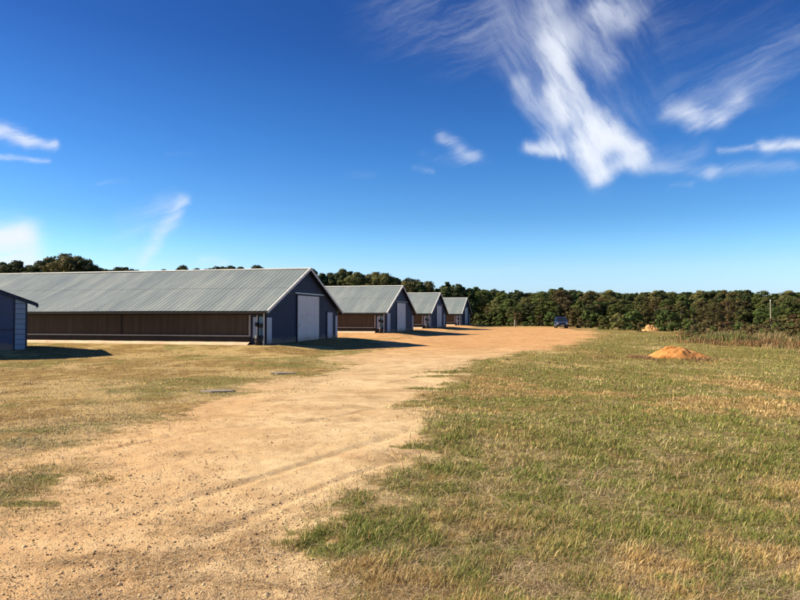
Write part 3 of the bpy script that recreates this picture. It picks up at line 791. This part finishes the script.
def crown(rs, H, Wd, z0, nclump, per, size, kind):
    """foliage clumps through the volume of the crown"""
    cs = []; 
    for k in range(nclump):
        u = rs.uniform(0, 1); z = z0 + (H - z0) * (1 - (1 - u) ** 1.0)
        f = (z - z0) / (H - z0)
        if kind == 'pine': rad = Wd / 2 * (1.0 - .85 * max(0, f - .25) / .75) * (.6 + .4 * min(1, f * 4))
        elif kind == 'bush': rad = Wd / 2 * math.sqrt(max(.02, 1 - (f * .95) ** 2))
        else: rad = Wd / 2 * math.sqrt(max(.03, 1 - (2 * f - .85) ** 2 / 1.35))
        an = rs.uniform(0, 2 * math.pi); q = rad * math.sqrt(rs.uniform(.08, 1)) * rs.uniform(.75, 1.22)
        cs.append((q * math.cos(an), q * math.sin(an), z, rs.uniform(.45, 1.35)))
    C = []; T = []; O = []
    cr = Wd * (.098 if kind == 'pine' else .112)
    for (a, b, z, sc) in cs:
        n = int(per * sc ** 2 * 1.25) + 6; p = rs.normal(size=(n, 3)); p /= np.linalg.norm(p, axis=1)[:, None]; O.append(p + np.array([a, b, (z - (z0 + H) / 2) * .6]) / Wd * .9); p *= (rs.uniform(.3, 1, n) ** .5)[:, None] * cr * sc
        p[:, 2] *= .62; C.append(p + np.array([a, b, z])); T.append(np.full(n, rs.uniform(-1, 1)))
    return np.concatenate(C), np.concatenate(T), cs, np.concatenate(O)

PAL = {'pine': ((.034, .056, .020), (.066, .095, .031)), 'green': ((.060, .090, .022), (.108, .143, .036)), 'olive': ((.092, .096, .030), (.160, .152, .050)),
       'brown': ((.078, .068, .028), (.140, .115, .046)), 'rust': ((.10, .072, .030), (.16, .108, .045)), 'dark': ((.035, .050, .020), (.062, .082, .028))}
def tree_proto(seed, kind, pal, H, Wd, z0, nclump, per, size):
    rs = np.random.RandomState(seed); C, T, cs, O = crown(rs, H, Wd, z0, nclump, per, size, kind)
    V, F = quads(C, size, rs, out=O); lo, hi = map(np.array, PAL[pal]); n = len(C)
    tt = np.clip(.5 + .32 * T + rs.normal(0, .2, n), 0, 1.2)[:, None]; col = lo + (hi - lo) * tt
    other = np.array(PAL['olive' if pal in ('green', 'pine') else 'brown'][1]); mk = (rs.uniform(size=n) < .10)[:, None]; col = np.where(mk, other, col)
    r = empty('tree' if kind != 'bush' else 'bush', (0, 0, 0))
    if kind == 'pine': r.name = 'pine_tree'
    mesh_np('crown', V, F, M['leaf'], np.repeat(col, 4, 0), r)
    tm = MB(); top = H * .9 if kind == 'pine' else z0 + (H - z0) * .55
    rr = .028 * H ** .9 if kind != 'bush' else .05
    lean = rs.uniform(-.3, .3, 2)
    tp = [(lean[0] * q * .8, lean[1] * q * .8, -.2 + (top + .2) * q) for q in (0, .3, .6, 1)]
    tm.tube(tp, rr, 8, rr * .3)
    for (a, b, z, sc) in cs[:: max(1, len(cs) // 12)]:
        q = max(.15, min(.9, (z - .8) / top)); tm.tube([(lean[0] * q * .8, lean[1] * q * .8, q * top), (a * .55, b * .55, z - .15), (a, b, z)], rr * .35, 5, rr * .1)
    tm.build('trunk', M['bark'], r)
    r['_h'] = H; return r
def copy_thing(o):
    c = o.copy(); COL.objects.link(c)
    for ch in list(o.children):
        d = ch.copy(); COL.objects.link(d); d.parent = c
    return c

PR = {}
PR['pine'] = [tree_proto(100 + k, 'pine', 'pine', 10, w, z0, 120, 52, .23) for k, (w, z0) in enumerate(((4.2, 2.6), (4.8, 3.4), (3.6, 2.2), (4.4, 4.2)))]
PR['dark'] = [tree_proto(110 + k, 'round', 'dark', 10, w, 1.6, 130, 52, .23) for k, w in enumerate((5.2, 7.0, 6.0))]
PR['green'] = [tree_proto(120 + k, 'round', 'green', 10, w, 1.5, 130, 52, .23) for k, w in enumerate((6.0, 7.4, 5.2))]
PR['olive'] = [tree_proto(130 + k, 'round', 'olive', 10, w, 1.8, 122, 50, .22) for k, w in enumerate((5.4, 7.0, 6.2))]
PR['brown'] = [tree_proto(140 + k, 'round', 'brown', 10, w, 2.2, 100, 44, .21) for k, w in enumerate((5.6, 6.6))]
PR['rust'] = [tree_proto(150, 'round', 'rust', 10, 5.6, 2.6, 90, 40, .21)]
PR['bush'] = [tree_proto(160 + k, 'bush', p, 3, 3.8, .1, 34, 60, .20) for k, p in enumerate(('green', 'olive', 'green'))]
PR['rustbush'] = [tree_proto(170 + k, 'bush', p, 3, 3.4, .1, 30, 44, .17) for k, p in enumerate(('rust', 'brown'))]
LOOK = {'pine': 'dark pine with ragged top', 'dark': 'dense dark green tree', 'green': 'mid green leafy tree', 'olive': 'yellowish olive leafy tree',
        'brown': 'thin brown autumn tree', 'rust': 'rust coloured autumn tree', 'bush': 'low green bush', 'rustbush': 'low russet brown bush'}
used = set(); RT = random.Random(5)
def section(px):
    if px < 100: return 'above the left end of nearest barn roof'
    if px < 312: return 'just showing over the ridge of the nearest barn'
    if px < 372: return 'behind the roof of the second barn'
    if px < 435: return 'above the second and third barn gables'
    if px < 470: return 'above the roof of the farthest barn'
    if px < 540: return 'behind the far end of the sandy drive'
    if px < 590: return 'behind the parked blue vehicle'
    if px < 640: return 'in tree line just right of the parked vehicle'
    if px < 700: return 'in the tree line beyond the dirt mounds'
    if px < 752: return 'in the tree line left of the pale pole'
    if px < 800: return 'in the tree line around the thin pale pole'
    return 'in the tree line past the right edge'
def plant(kind, x, y, H, row=''):
    if padmask(np.array([x]), np.array([y]))[0] < 3.0: return
    pr = RT.choice(PR[kind]); o = pr if pr.name not in used else copy_thing(pr); used.add(pr.name)
    k = H / pr['_h']; o.location = (x, y, gz(x, y) - .03); w = k * RT.uniform(.9, 1.15)
    if kind not in ('bush', 'rustbush'): w = max(w, k * 1.0) * (1.15 if H < 9 else 1.0)
    o.scale = (w * RT.uniform(.9, 1.1), w, k); o.rotation_euler = (0, 0, RT.uniform(0, 6.28))
    px = 400 + 653 * x / y if y > 1 else 900
    cat = {'pine': 'pine', 'bush': 'bush', 'rustbush': 'bush'}.get(kind, 'tree')
    if y * 0 + px < -20 or px > 820: loc = 'in the woods outside the photo edge'
    else: loc = row + section(px)
    tag(o, f'{LOOK[kind]} {loc}', cat, f'{LOOK[kind]} {loc}')
    return o
def top_y(px):
    X = [-60, 0, 20, 34, 50, 60, 72, 86, 96, 101, 160, 235, 300, 312, 322, 345, 370, 388, 405, 425, 432, 445, 456, 462, 476, 490, 505, 555, 562, 575, 620, 660, 700, 730, 738, 748, 765, 790, 800, 900]
    Yt = [262, 262, 262, 267, 263, 259, 259, 262, 268, 271, 271, 270, 270, 271, 270.5, 271, 272, 275, 277, 282, 289, 282.5, 283.5, 288, 287.5, 289.5, 291.5, 290, 287.5, 290.5, 291.5, 291.5, 291.5, 290, 288.5, 290, 293, 292, 291, 291]
    return float(np.interp(px, X, Yt))
# edge of the woods: left part parallels the barns, right part comes nearer
def line_left(px, s):
    q = (px - 400) / 653; a = C1[0] + G[0] * s; b = C1[1] + G[1] * s
    t = (a - q * b) / (-LL[0] + q * LL[1]); return P(s, t)
RIGHT = [(17, 141), (20, 128), (31, 122), (45, 109), (58, 95), (76, 84), (120, 70)]
def line_right(px, off):
    q = (px - 400) / 653
    for (a, b) in zip(RIGHT[:-1], RIGHT[1:]):
        x0, y0, x1, y1 = *a, *b; den = (x1 - x0) - q * (y1 - y0)
        if abs(den) < 1e-6: continue
        u = (q * y0 - x0) / den
        if 0 <= u <= 1:
            y = y0 + (y1 - y0) * u; d = math.hypot(q, 1); return q * (y + off / d), y + off / d
    return None
KINDS_R = ['brown', 'olive', 'green', 'dark', 'green', 'olive', 'olive', 'pine', 'brown', 'green', 'rust', 'pine']
# right-hand woods, rows going back
for row, (off, hf, step) in enumerate(((1.5, .62, 13), (5, .80, 15), (10, .93, 15), (17, 1.0, 15), (26, 1.0, 15), (38, 1.0, 17))):
    px = 472 + row * 5
    while px < 835:
        p = line_right(px + RT.uniform(-4, 4), off + RT.uniform(-1.5, 1.5))
        if p:
            x, y = p; H = (315.3 - top_y(400 + 653 * x / y)) / 653 * y + EYE + .28
            kind = RT.choice(KINDS_R) if row < 4 else RT.choice(['pine', 'pine', 'dark', 'pine'])
            if row == 3: kind = RT.choice(['pine', 'dark', 'olive', 'green'])
            H *= hf * RT.uniform(.84, 1.03) if row < 3 else RT.uniform(.90, 1.03)
            plant(kind, x, y, H)
        px += step * RT.uniform(.8, 1.2)
# bushes along the foot of the right-hand woods
px = 482
while px < 830:
    p = line_right(px, -1.5 + RT.uniform(-1, 1.5))
    if p: plant('bush' if RT.random() < .75 else 'rustbush', p[0], p[1], RT.uniform(1.5, 2.9))
    px += RT.uniform(6, 12)
for (px, d, h) in ((618, 92, 2.3), (632, 93, 2.6), (668, 84, 2.7), (678, 88, 2.2), (604, 96, 2.0), (690, 92, 1.8), (784, 84, 1.7)):
    plant('bush', (px - 400) / 653 * d, d, h)
for (px, d, h) in ((580, 106, 1.3), (588, 106, 1.3), (640, 80, 1.1), (700, 64, 1.3), (712, 62, 1.7), (706, 68, 1.6), (722, 66, 1.4), (745, 60, 1.2), (760, 64, 1.2), (790, 52, 1.2), (778, 56, 1.1), (733, 72, 1.5), (800, 58, 1.3), (684, 72, .9), (752, 52, 1.1), (768, 50, 1.0), (728, 56, 1.0), (742, 68, 1.5), (796, 66, 1.7), (770, 74, 1.8), (812, 50, 1.2)):
    plant('rustbush', (px - 400) / 653 * d, d, h)
for k_ in range(22):
    px = 688 + k_ * 6.2 + RT.uniform(-4, 4); d = RT.uniform(52, 84)
    plant('rustbush' if RT.random() < .62 else 'bush', (px - 400) / 653 * d, d, RT.uniform(.9, 1.5) * d / 62)
# taller slender trees standing forward at right (thin trunks showing)
for (px, d, h, k) in ((681, 92, 3.9, 'olive'), (716, 88, 3.8, 'brown'), (728, 90, 4.2, 'rust'), (702, 91, 4.0, 'brown')):
    plant(k, (px - 400) / 653 * d, d, h)
# left-hand woods behind the barns
for row, (s, step) in enumerate(((103, 12), (110, 12), (119, 13), (130, 14))):
    px = 318 + row * 4
    while px < 482:
        x, y = line_left(px, s); H = (315.3 - top_y(px)) / 653 * y + EYE + .28
        kind = RT.choice(['brown', 'olive', 'pine', 'green'] if row == 0 else ['pine', 'pine', 'dark', 'olive'])
        plant(kind, x, y, H * (RT.uniform(.60, .80) if row == 0 else RT.uniform(.88, 1.02)))
        px += step * RT.uniform(.8, 1.2)
for px in range(478, 505, 7):
    x, y = (px - 400) / 653 * 133, 133.0; plant('bush', x, y, 2.4)
# crowns rising over the nearest barn's roof
for (px, ty, k, s) in ((-14, 263, 'dark', 112), (2, 262.5, 'pine', 110), (10, 264, 'dark', 108), (17, 262, 'dark', 112), (29, 265.5, 'pine', 112), (41, 262, 'dark', 108), (49, 259.5, 'dark', 112), (60, 255.5, 'olive', 122), (67, 259, 'olive', 108),
                       (77, 258, 'olive', 112), (83, 260.5, 'dark', 108), (92, 266, 'dark', 114), (97, 270, 'pine', 110), (105, 269.7, 'pine', 112), (110, 270, 'pine', 112), (119, 268.3, 'dark', 112), (125, 268.0, 'pine', 112), (131, 268.6, 'dark', 112), (164, 269.5, 'pine', 112),
                       (182, 266.8, 'dark', 112), (186, 268, 'dark', 112), (196.5, 268.3, 'pine', 112), (206, 269, 'pine', 112), (211, 268.9, 'pine', 112), (219, 267.6, 'dark', 112), (225, 267.2, 'pine', 112), (231, 267.2, 'dark', 112), (240, 267.0, 'pine', 112), (257, 266.6, 'dark', 112), (312, 269, 'pine', 112)):
    x, y = line_left(px, s); plant(k, x, y, (315.3 - ty) / 653 * y + EYE + .28)
# the rest of the woods, seen as one mass behind the first rows
def far_woods():
    rs = np.random.RandomState(77); C = []; T = []
    for px in np.arange(330, 980, 3.2):
        for k in range(2):
            off = rs.uniform(50, 90)
            p = line_left(px, 140 + rs.uniform(0, 20)) if px < 482 else line_right(px, off)
            if not p: continue
            x, y = p; H = ((315.3 - top_y(px)) / 653 * y + EYE) * rs.uniform(.85, .98) - .3
            n = 260; f = rs.uniform(0, 1, n); an = rs.uniform(0, 6.28, n); q = 3.2 * np.sqrt(rs.uniform(0, 1, n)) * np.sqrt(np.clip(1.05 - f ** 2, 0, 1))
            C.append(np.stack([x + q * np.cos(an), y + q * np.sin(an), f * H], 1)); T.append(np.full(n, rs.uniform(0, 1)))
    C = np.concatenate(C); T = np.concatenate(T); V, F = quads(C, .7, rs)
    lo, hi = np.array(PAL['pine'][0]), np.array(PAL['green'][1]); col = lo + (hi - lo) * np.clip(T * .7 + rs.normal(0, .15, len(T)), 0, 1)[:, None]
    o = mesh_np('distant_woods', V, F, M['leaf'], np.repeat(col, 4, 0)); tag(o, 'dark mass of woods far behind the tree line', 'woods', kind='stuff')
far_woods()
for k in PR:
    for p in PR[k]:
        if p.name not in used:
            for ch in list(p.children): bpy.data.objects.remove(ch)
            bpy.data.objects.remove(p)

# ------------------------------------------------------------------ grass, straw, gravel
def sample_ground(n, rs, zmin, zmax, pw, pxa=-30, pxb=830):
    """random ground points over the view fan, denser near the eye"""
    u = rs.uniform(size=n); a = 1 - pw
    y = (zmin ** a + u * (zmax ** a - zmin ** a)) ** (1 / a)
    q = rs.uniform((pxa - 400) / 653, (pxb - 400) / 653, n); return q * y, y
def blades(name, x, y, h, w, bend, col, rs, flat=0.0):
    n = len(x); z = gh(x, y) - .004; an = rs.uniform(0, 2 * np.pi, n); dx, dy = np.cos(an), np.sin(an)
    fx, fy = -dy, dx; b = bend * rs.uniform(.3, 1.2, n); top = h * np.sqrt(np.clip(1 - np.minimum(b, .98) ** 2, .03, 1))
    out = h * b; z = z + flat
    P0 = np.stack([x - dx * w / 2, y - dy * w / 2, z], 1); P1 = np.stack([x + dx * w / 2, y + dy * w / 2, z], 1)
    P2 = np.stack([x + dx * w * .4 + fx * out * .38, y + dy * w * .4 + fy * out * .38, z + top * .62], 1)
    P3 = np.stack([x - dx * w * .4 + fx * out * .38, y - dy * w * .4 + fy * out * .38, z + top * .62], 1)
    P4 = np.stack([x + fx * out + dx * w * .12, y + fy * out + dy * w * .12, z + top], 1); P5 = np.stack([x + fx * out - dx * w * .12, y + fy * out - dy * w * .12, z + top], 1)
    V = np.stack([P0, P1, P2, P3, P4, P5], 1).reshape(-1, 3); i = np.arange(n)[:, None] * 6
    F = np.concatenate([i + np.array([0, 1, 2, 3]), i + np.array([3, 2, 4, 5])])
    return mesh_np(name, V, F, M['blade'], np.repeat(col, 6, 0))
def blade_colour(x, y, rs, gr, strawbias=0.0):
    n = len(x); G1 = np.array((.115, .150, .028)); G2 = np.array((.24, .26, .058)); B1 = np.array((.29, .175, .060)); B2 = np.array((.48, .325, .12)); S1 = np.array((.57, .42, .175)); S2 = np.array((.72, .56, .27))
    u = rs.uniform(size=(n, 1)); green = G1 + (G2 - G1) * u; brown = B1 + (B2 - B1) * u; straw = S1 + (S2 - S1) * u
    st = strawf(x, y); r = rs.uniform(size=n); pg = np.clip(gr * .84 + .05, 0, .92) * np.where(x < np.interp(y, REy, REx) - 1.0, .75, 1)
    isg = r < pg; iss = (~isg) & (rs.uniform(size=n) < .34 + .45 * st + strawbias)
    tone = (.72 + .56 * fbm(x * 1.3, y * 1.0, 131, 4))[:, None]
    return tone * np.where(isg[:, None], green, np.where(iss[:, None], straw, brown))
def build_grass():
    rs = np.random.RandomState(12)
    # field on the right and the lawn in front of the barns
    x, y = sample_ground(1400000, rs, 3.6, 75, 1.75)
    rf = roadf(x, y) ; pf = patchf(x, y, 20); gr = greenf(x, y)
    left = x < np.interp(y, REy, REx) - 1.0
    clump = fbm(x * 4.5, y * 4.5, 91, 2)
    dens = np.clip(1 - rf * 1.25, 0, 1) * np.where(left, .55, 1.0) * (.35 + .9 * sstep(.35, .62, clump)) * np.where(left, .35 + 1.5 * sstep(.47, .60, fbm(x * .28, y * .85, 141, 4)), 1); dens = np.maximum(dens, pf * np.where(left, .34, .9))
    dens *= (padmask(x, y) > .7) & (shedmask(x, y) > .05)
    k = rs.uniform(size=len(x)) < dens; x, y, gr, left, clump = x[k], y[k], gr[k], left[k], clump[k]
    col = blade_colour(x, y, rs, gr)
    lush = np.where(left, .6, 1.0) * (.35 + 1.3 * clump) * (.45 + 1.2 * fbm(x * .9, y * .9, 95, 3))
    h = rs.uniform(.018, .062, len(x)) * (1 + (rs.uniform(size=len(x)) < .02) * 1.3) * lush * (1 + .004 * y); w = np.maximum(.0026, .00065 * y) * rs.uniform(.7, 1.3, len(x))
    g = blades('grass', x, y, h, w, 1.25, col, rs); tag(g, 'short mixed green and straw coloured grass of the field and lawn', 'grass', kind='stuff')
    # loose dry straw lying on sand and grass
    x, y = sample_ground(170000, rs, 3.6, 30, 2.0)
    db = debrisf(x, y); rf = roadf(x, y); keep = rs.uniform(size=len(x)) < np.where(rf > .5, .02 + .14 * db + .12 * (1 - sstep(.5, .98, rf)), .30 + .5 * strawf(x, y))
    x, y = x[keep], y[keep]; n = len(x); r = rs.uniform(size=(n, 1))
    col = np.where(rs.uniform(size=(n, 1)) < .5, np.array((.20, .13, .07)) * (.7 + r * .6), np.array((.55, .43, .26)) * (.8 + r * .35))
    g = blades('dry_straw', x, y, rs.uniform(.03, .13, n), np.maximum(.003, .0007 * y), 2.4, col, rs, flat=.006); tag(g, 'loose bits of dry straw strewn over the sand', 'straw', kind='stuff')
    # scattered taller stalks and shaggy tufts
    cx, cy = sample_ground(260, rs, 4.2, 30, 1.6, 380, 830); ok = roadf(cx, cy) < .25; cx, cy = cx[ok], cy[ok]; m = 34
    x = np.repeat(cx, m) + rs.normal(0, .06, len(cx) * m); y = np.repeat(cy, m) + rs.normal(0, .06, len(cx) * m); n = len(x); tt = np.repeat(rs.uniform(size=len(cx)), m)[:, None]; u = rs.uniform(size=(n, 1))
    col = np.where(tt < .35, np.array((.40, .31, .15)), np.where(tt < .75, np.array((.30, .21, .10)), np.array((.16, .18, .045)))) * (.65 + .6 * u)
    g = blades('tall_tufts', x, y, rs.uniform(.05, .17, n), np.maximum(.0028, .0006 * y) * rs.uniform(.7, 1.3, n), 1.0, col, rs); tag(g, 'shaggy taller tufts scattered through the short field grass', 'grass', kind='stuff')
    # taller weeds on the rough ground at right
    x, y = sample_ground(520000, rs, 34, 100, 1.2, 630, 860)
    zone = sstep(.40, .66, fbm(x * .22, y * .12, 101, 4) + .10 * sstep(690, 730, 400 + 653 * x / y)) * sstep(650, 740, 400 + 653 * x / y) * sstep(34, 56, y + 30 * (fbm(x * .16, y * .12, 109, 3) - .5)) * (1 - sstep(78, 90, y) * .7)
    keep = rs.uniform(size=len(x)) < zone * .75 * sstep(.40, .60, fbm(x * .9, y * .45, 107, 3)); x, y, zone = x[keep], y[keep], zone[keep]; n = len(x); u = rs.uniform(size=(n, 1)); c2 = fbm(x * .3, y * .2, 103, 3)[:, None]
    col = np.where(c2 + rs.normal(0, .08, (n, 1)) > .5, np.array((.25, .14, .065)) * (.6 + .7 * u), np.array((.33, .25, .12)) * (.55 + .7 * u)); col = np.where(rs.uniform(size=(n, 1)) < .15 + .6 * (fbm(x * .25, y * .12, 113, 2)[:, None] > .55), np.array((.12, .14, .04)) * (.7 + .6 * u), col)
    g = blades('weeds', x, y, rs.uniform(.2, .95, n) * (.35 + 1.1 * fbm(x * .8, y * .8, 105, 2)) * (.35 + .65 * zone), .00055 * y * rs.uniform(.7, 1.4, n), .6, col, rs); tag(g, 'rough brown and tan weeds at the right side of the field', 'weeds', kind='stuff')
    # scruffy dry weeds at the foot of the nearer mound and around it
    n = 9000; x0, y0 = gp(668, 359); x = x0 + rs.normal(0, 1.5, n); y = y0 + rs.normal(.2, .9, n)
    keep = rs.uniform(size=n) < sstep(.42, .6, fbm(x * 1.2, y * 1.2, 151, 3)) * .8; keep &= ~((np.abs(x - x0 - .6) < 1.2) & (y > y0 + .35) & (y < y0 + 2.0)); x, y = x[keep], y[keep]; n = len(x); u = rs.uniform(size=(n, 1))
    col = np.where(u > .55, np.array((.34, .20, .10)), np.array((.22, .13, .065))) * (.6 + .8 * rs.uniform(size=(n, 1)))
    g = blades('dead_weeds', x, y, rs.uniform(.06, .22, n), .013 * rs.uniform(.7, 1.4, n), .8, col, rs); tag(g, 'dead brown weeds at the foot of the larger orange mound', 'weeds', kind='stuff')
    # gravel
    x, y = sample_ground(52000, rs, 3.6, 20, 2.3, -30, 460)
    rf = roadf(x, y); gm = sstep(.36, .58, fbm(x * .7, y * .7, 111, 3) + .12 * sstep(1.0, -2.5, x + .12 * y)); keep = (rs.uniform(size=len(x)) < rf * (.08 + .75 * gm) * (.25 + .4 * sstep(4.5, 7, y))) & (patchf(x, y, 11) < .3)
    x, y = x[keep], y[keep]; n = len(x)
    base = np.array([(1, 0, 0), (-1, 0, 0), (0, 1, 0), (0, -1, 0), (0, 0, 1), (0, 0, -1)], float); fo = np.array([(0, 2, 4), (2, 1, 4), (1, 3, 4), (3, 0, 4), (2, 0, 5), (1, 2, 5), (3, 1, 5), (0, 3, 5)])
    sz = np.clip(rs.lognormal(-5.05, .42, n), .003, .024); V = base[None] * sz[:, None, None] * rs.uniform(.55, 1.35, (n, 6, 1)); V[:, :, 2] *= .62
    an = rs.uniform(0, 6.28, n); c, s_ = np.cos(an)[:, None], np.sin(an)[:, None]
    VX = V[:, :, 0] * c - V[:, :, 1] * s_ + x[:, None]; VY = V[:, :, 0] * s_ + V[:, :, 1] * c + y[:, None]; VZ = V[:, :, 2] + (gh(x, y) + sz * .2)[:, None]
    F = (fo[None] + (np.arange(n) * 6)[:, None, None]).reshape(-1, 3); u = rs.uniform(size=(n, 1))
    col = np.where(rs.uniform(size=(n, 1)) < .35, np.array((.34, .21, .10)) * (.6 + .7 * u), np.array((.66, .50, .28)) * (.7 + .5 * u))
    g = mesh_np('gravel', np.stack([VX, VY, VZ], -1).reshape(-1, 3), F, M['stone'], np.repeat(col, 6, 0)); tag(g, 'small tan and rusty stones scattered over the sandy drive', 'gravel', kind='stuff')
build_grass()
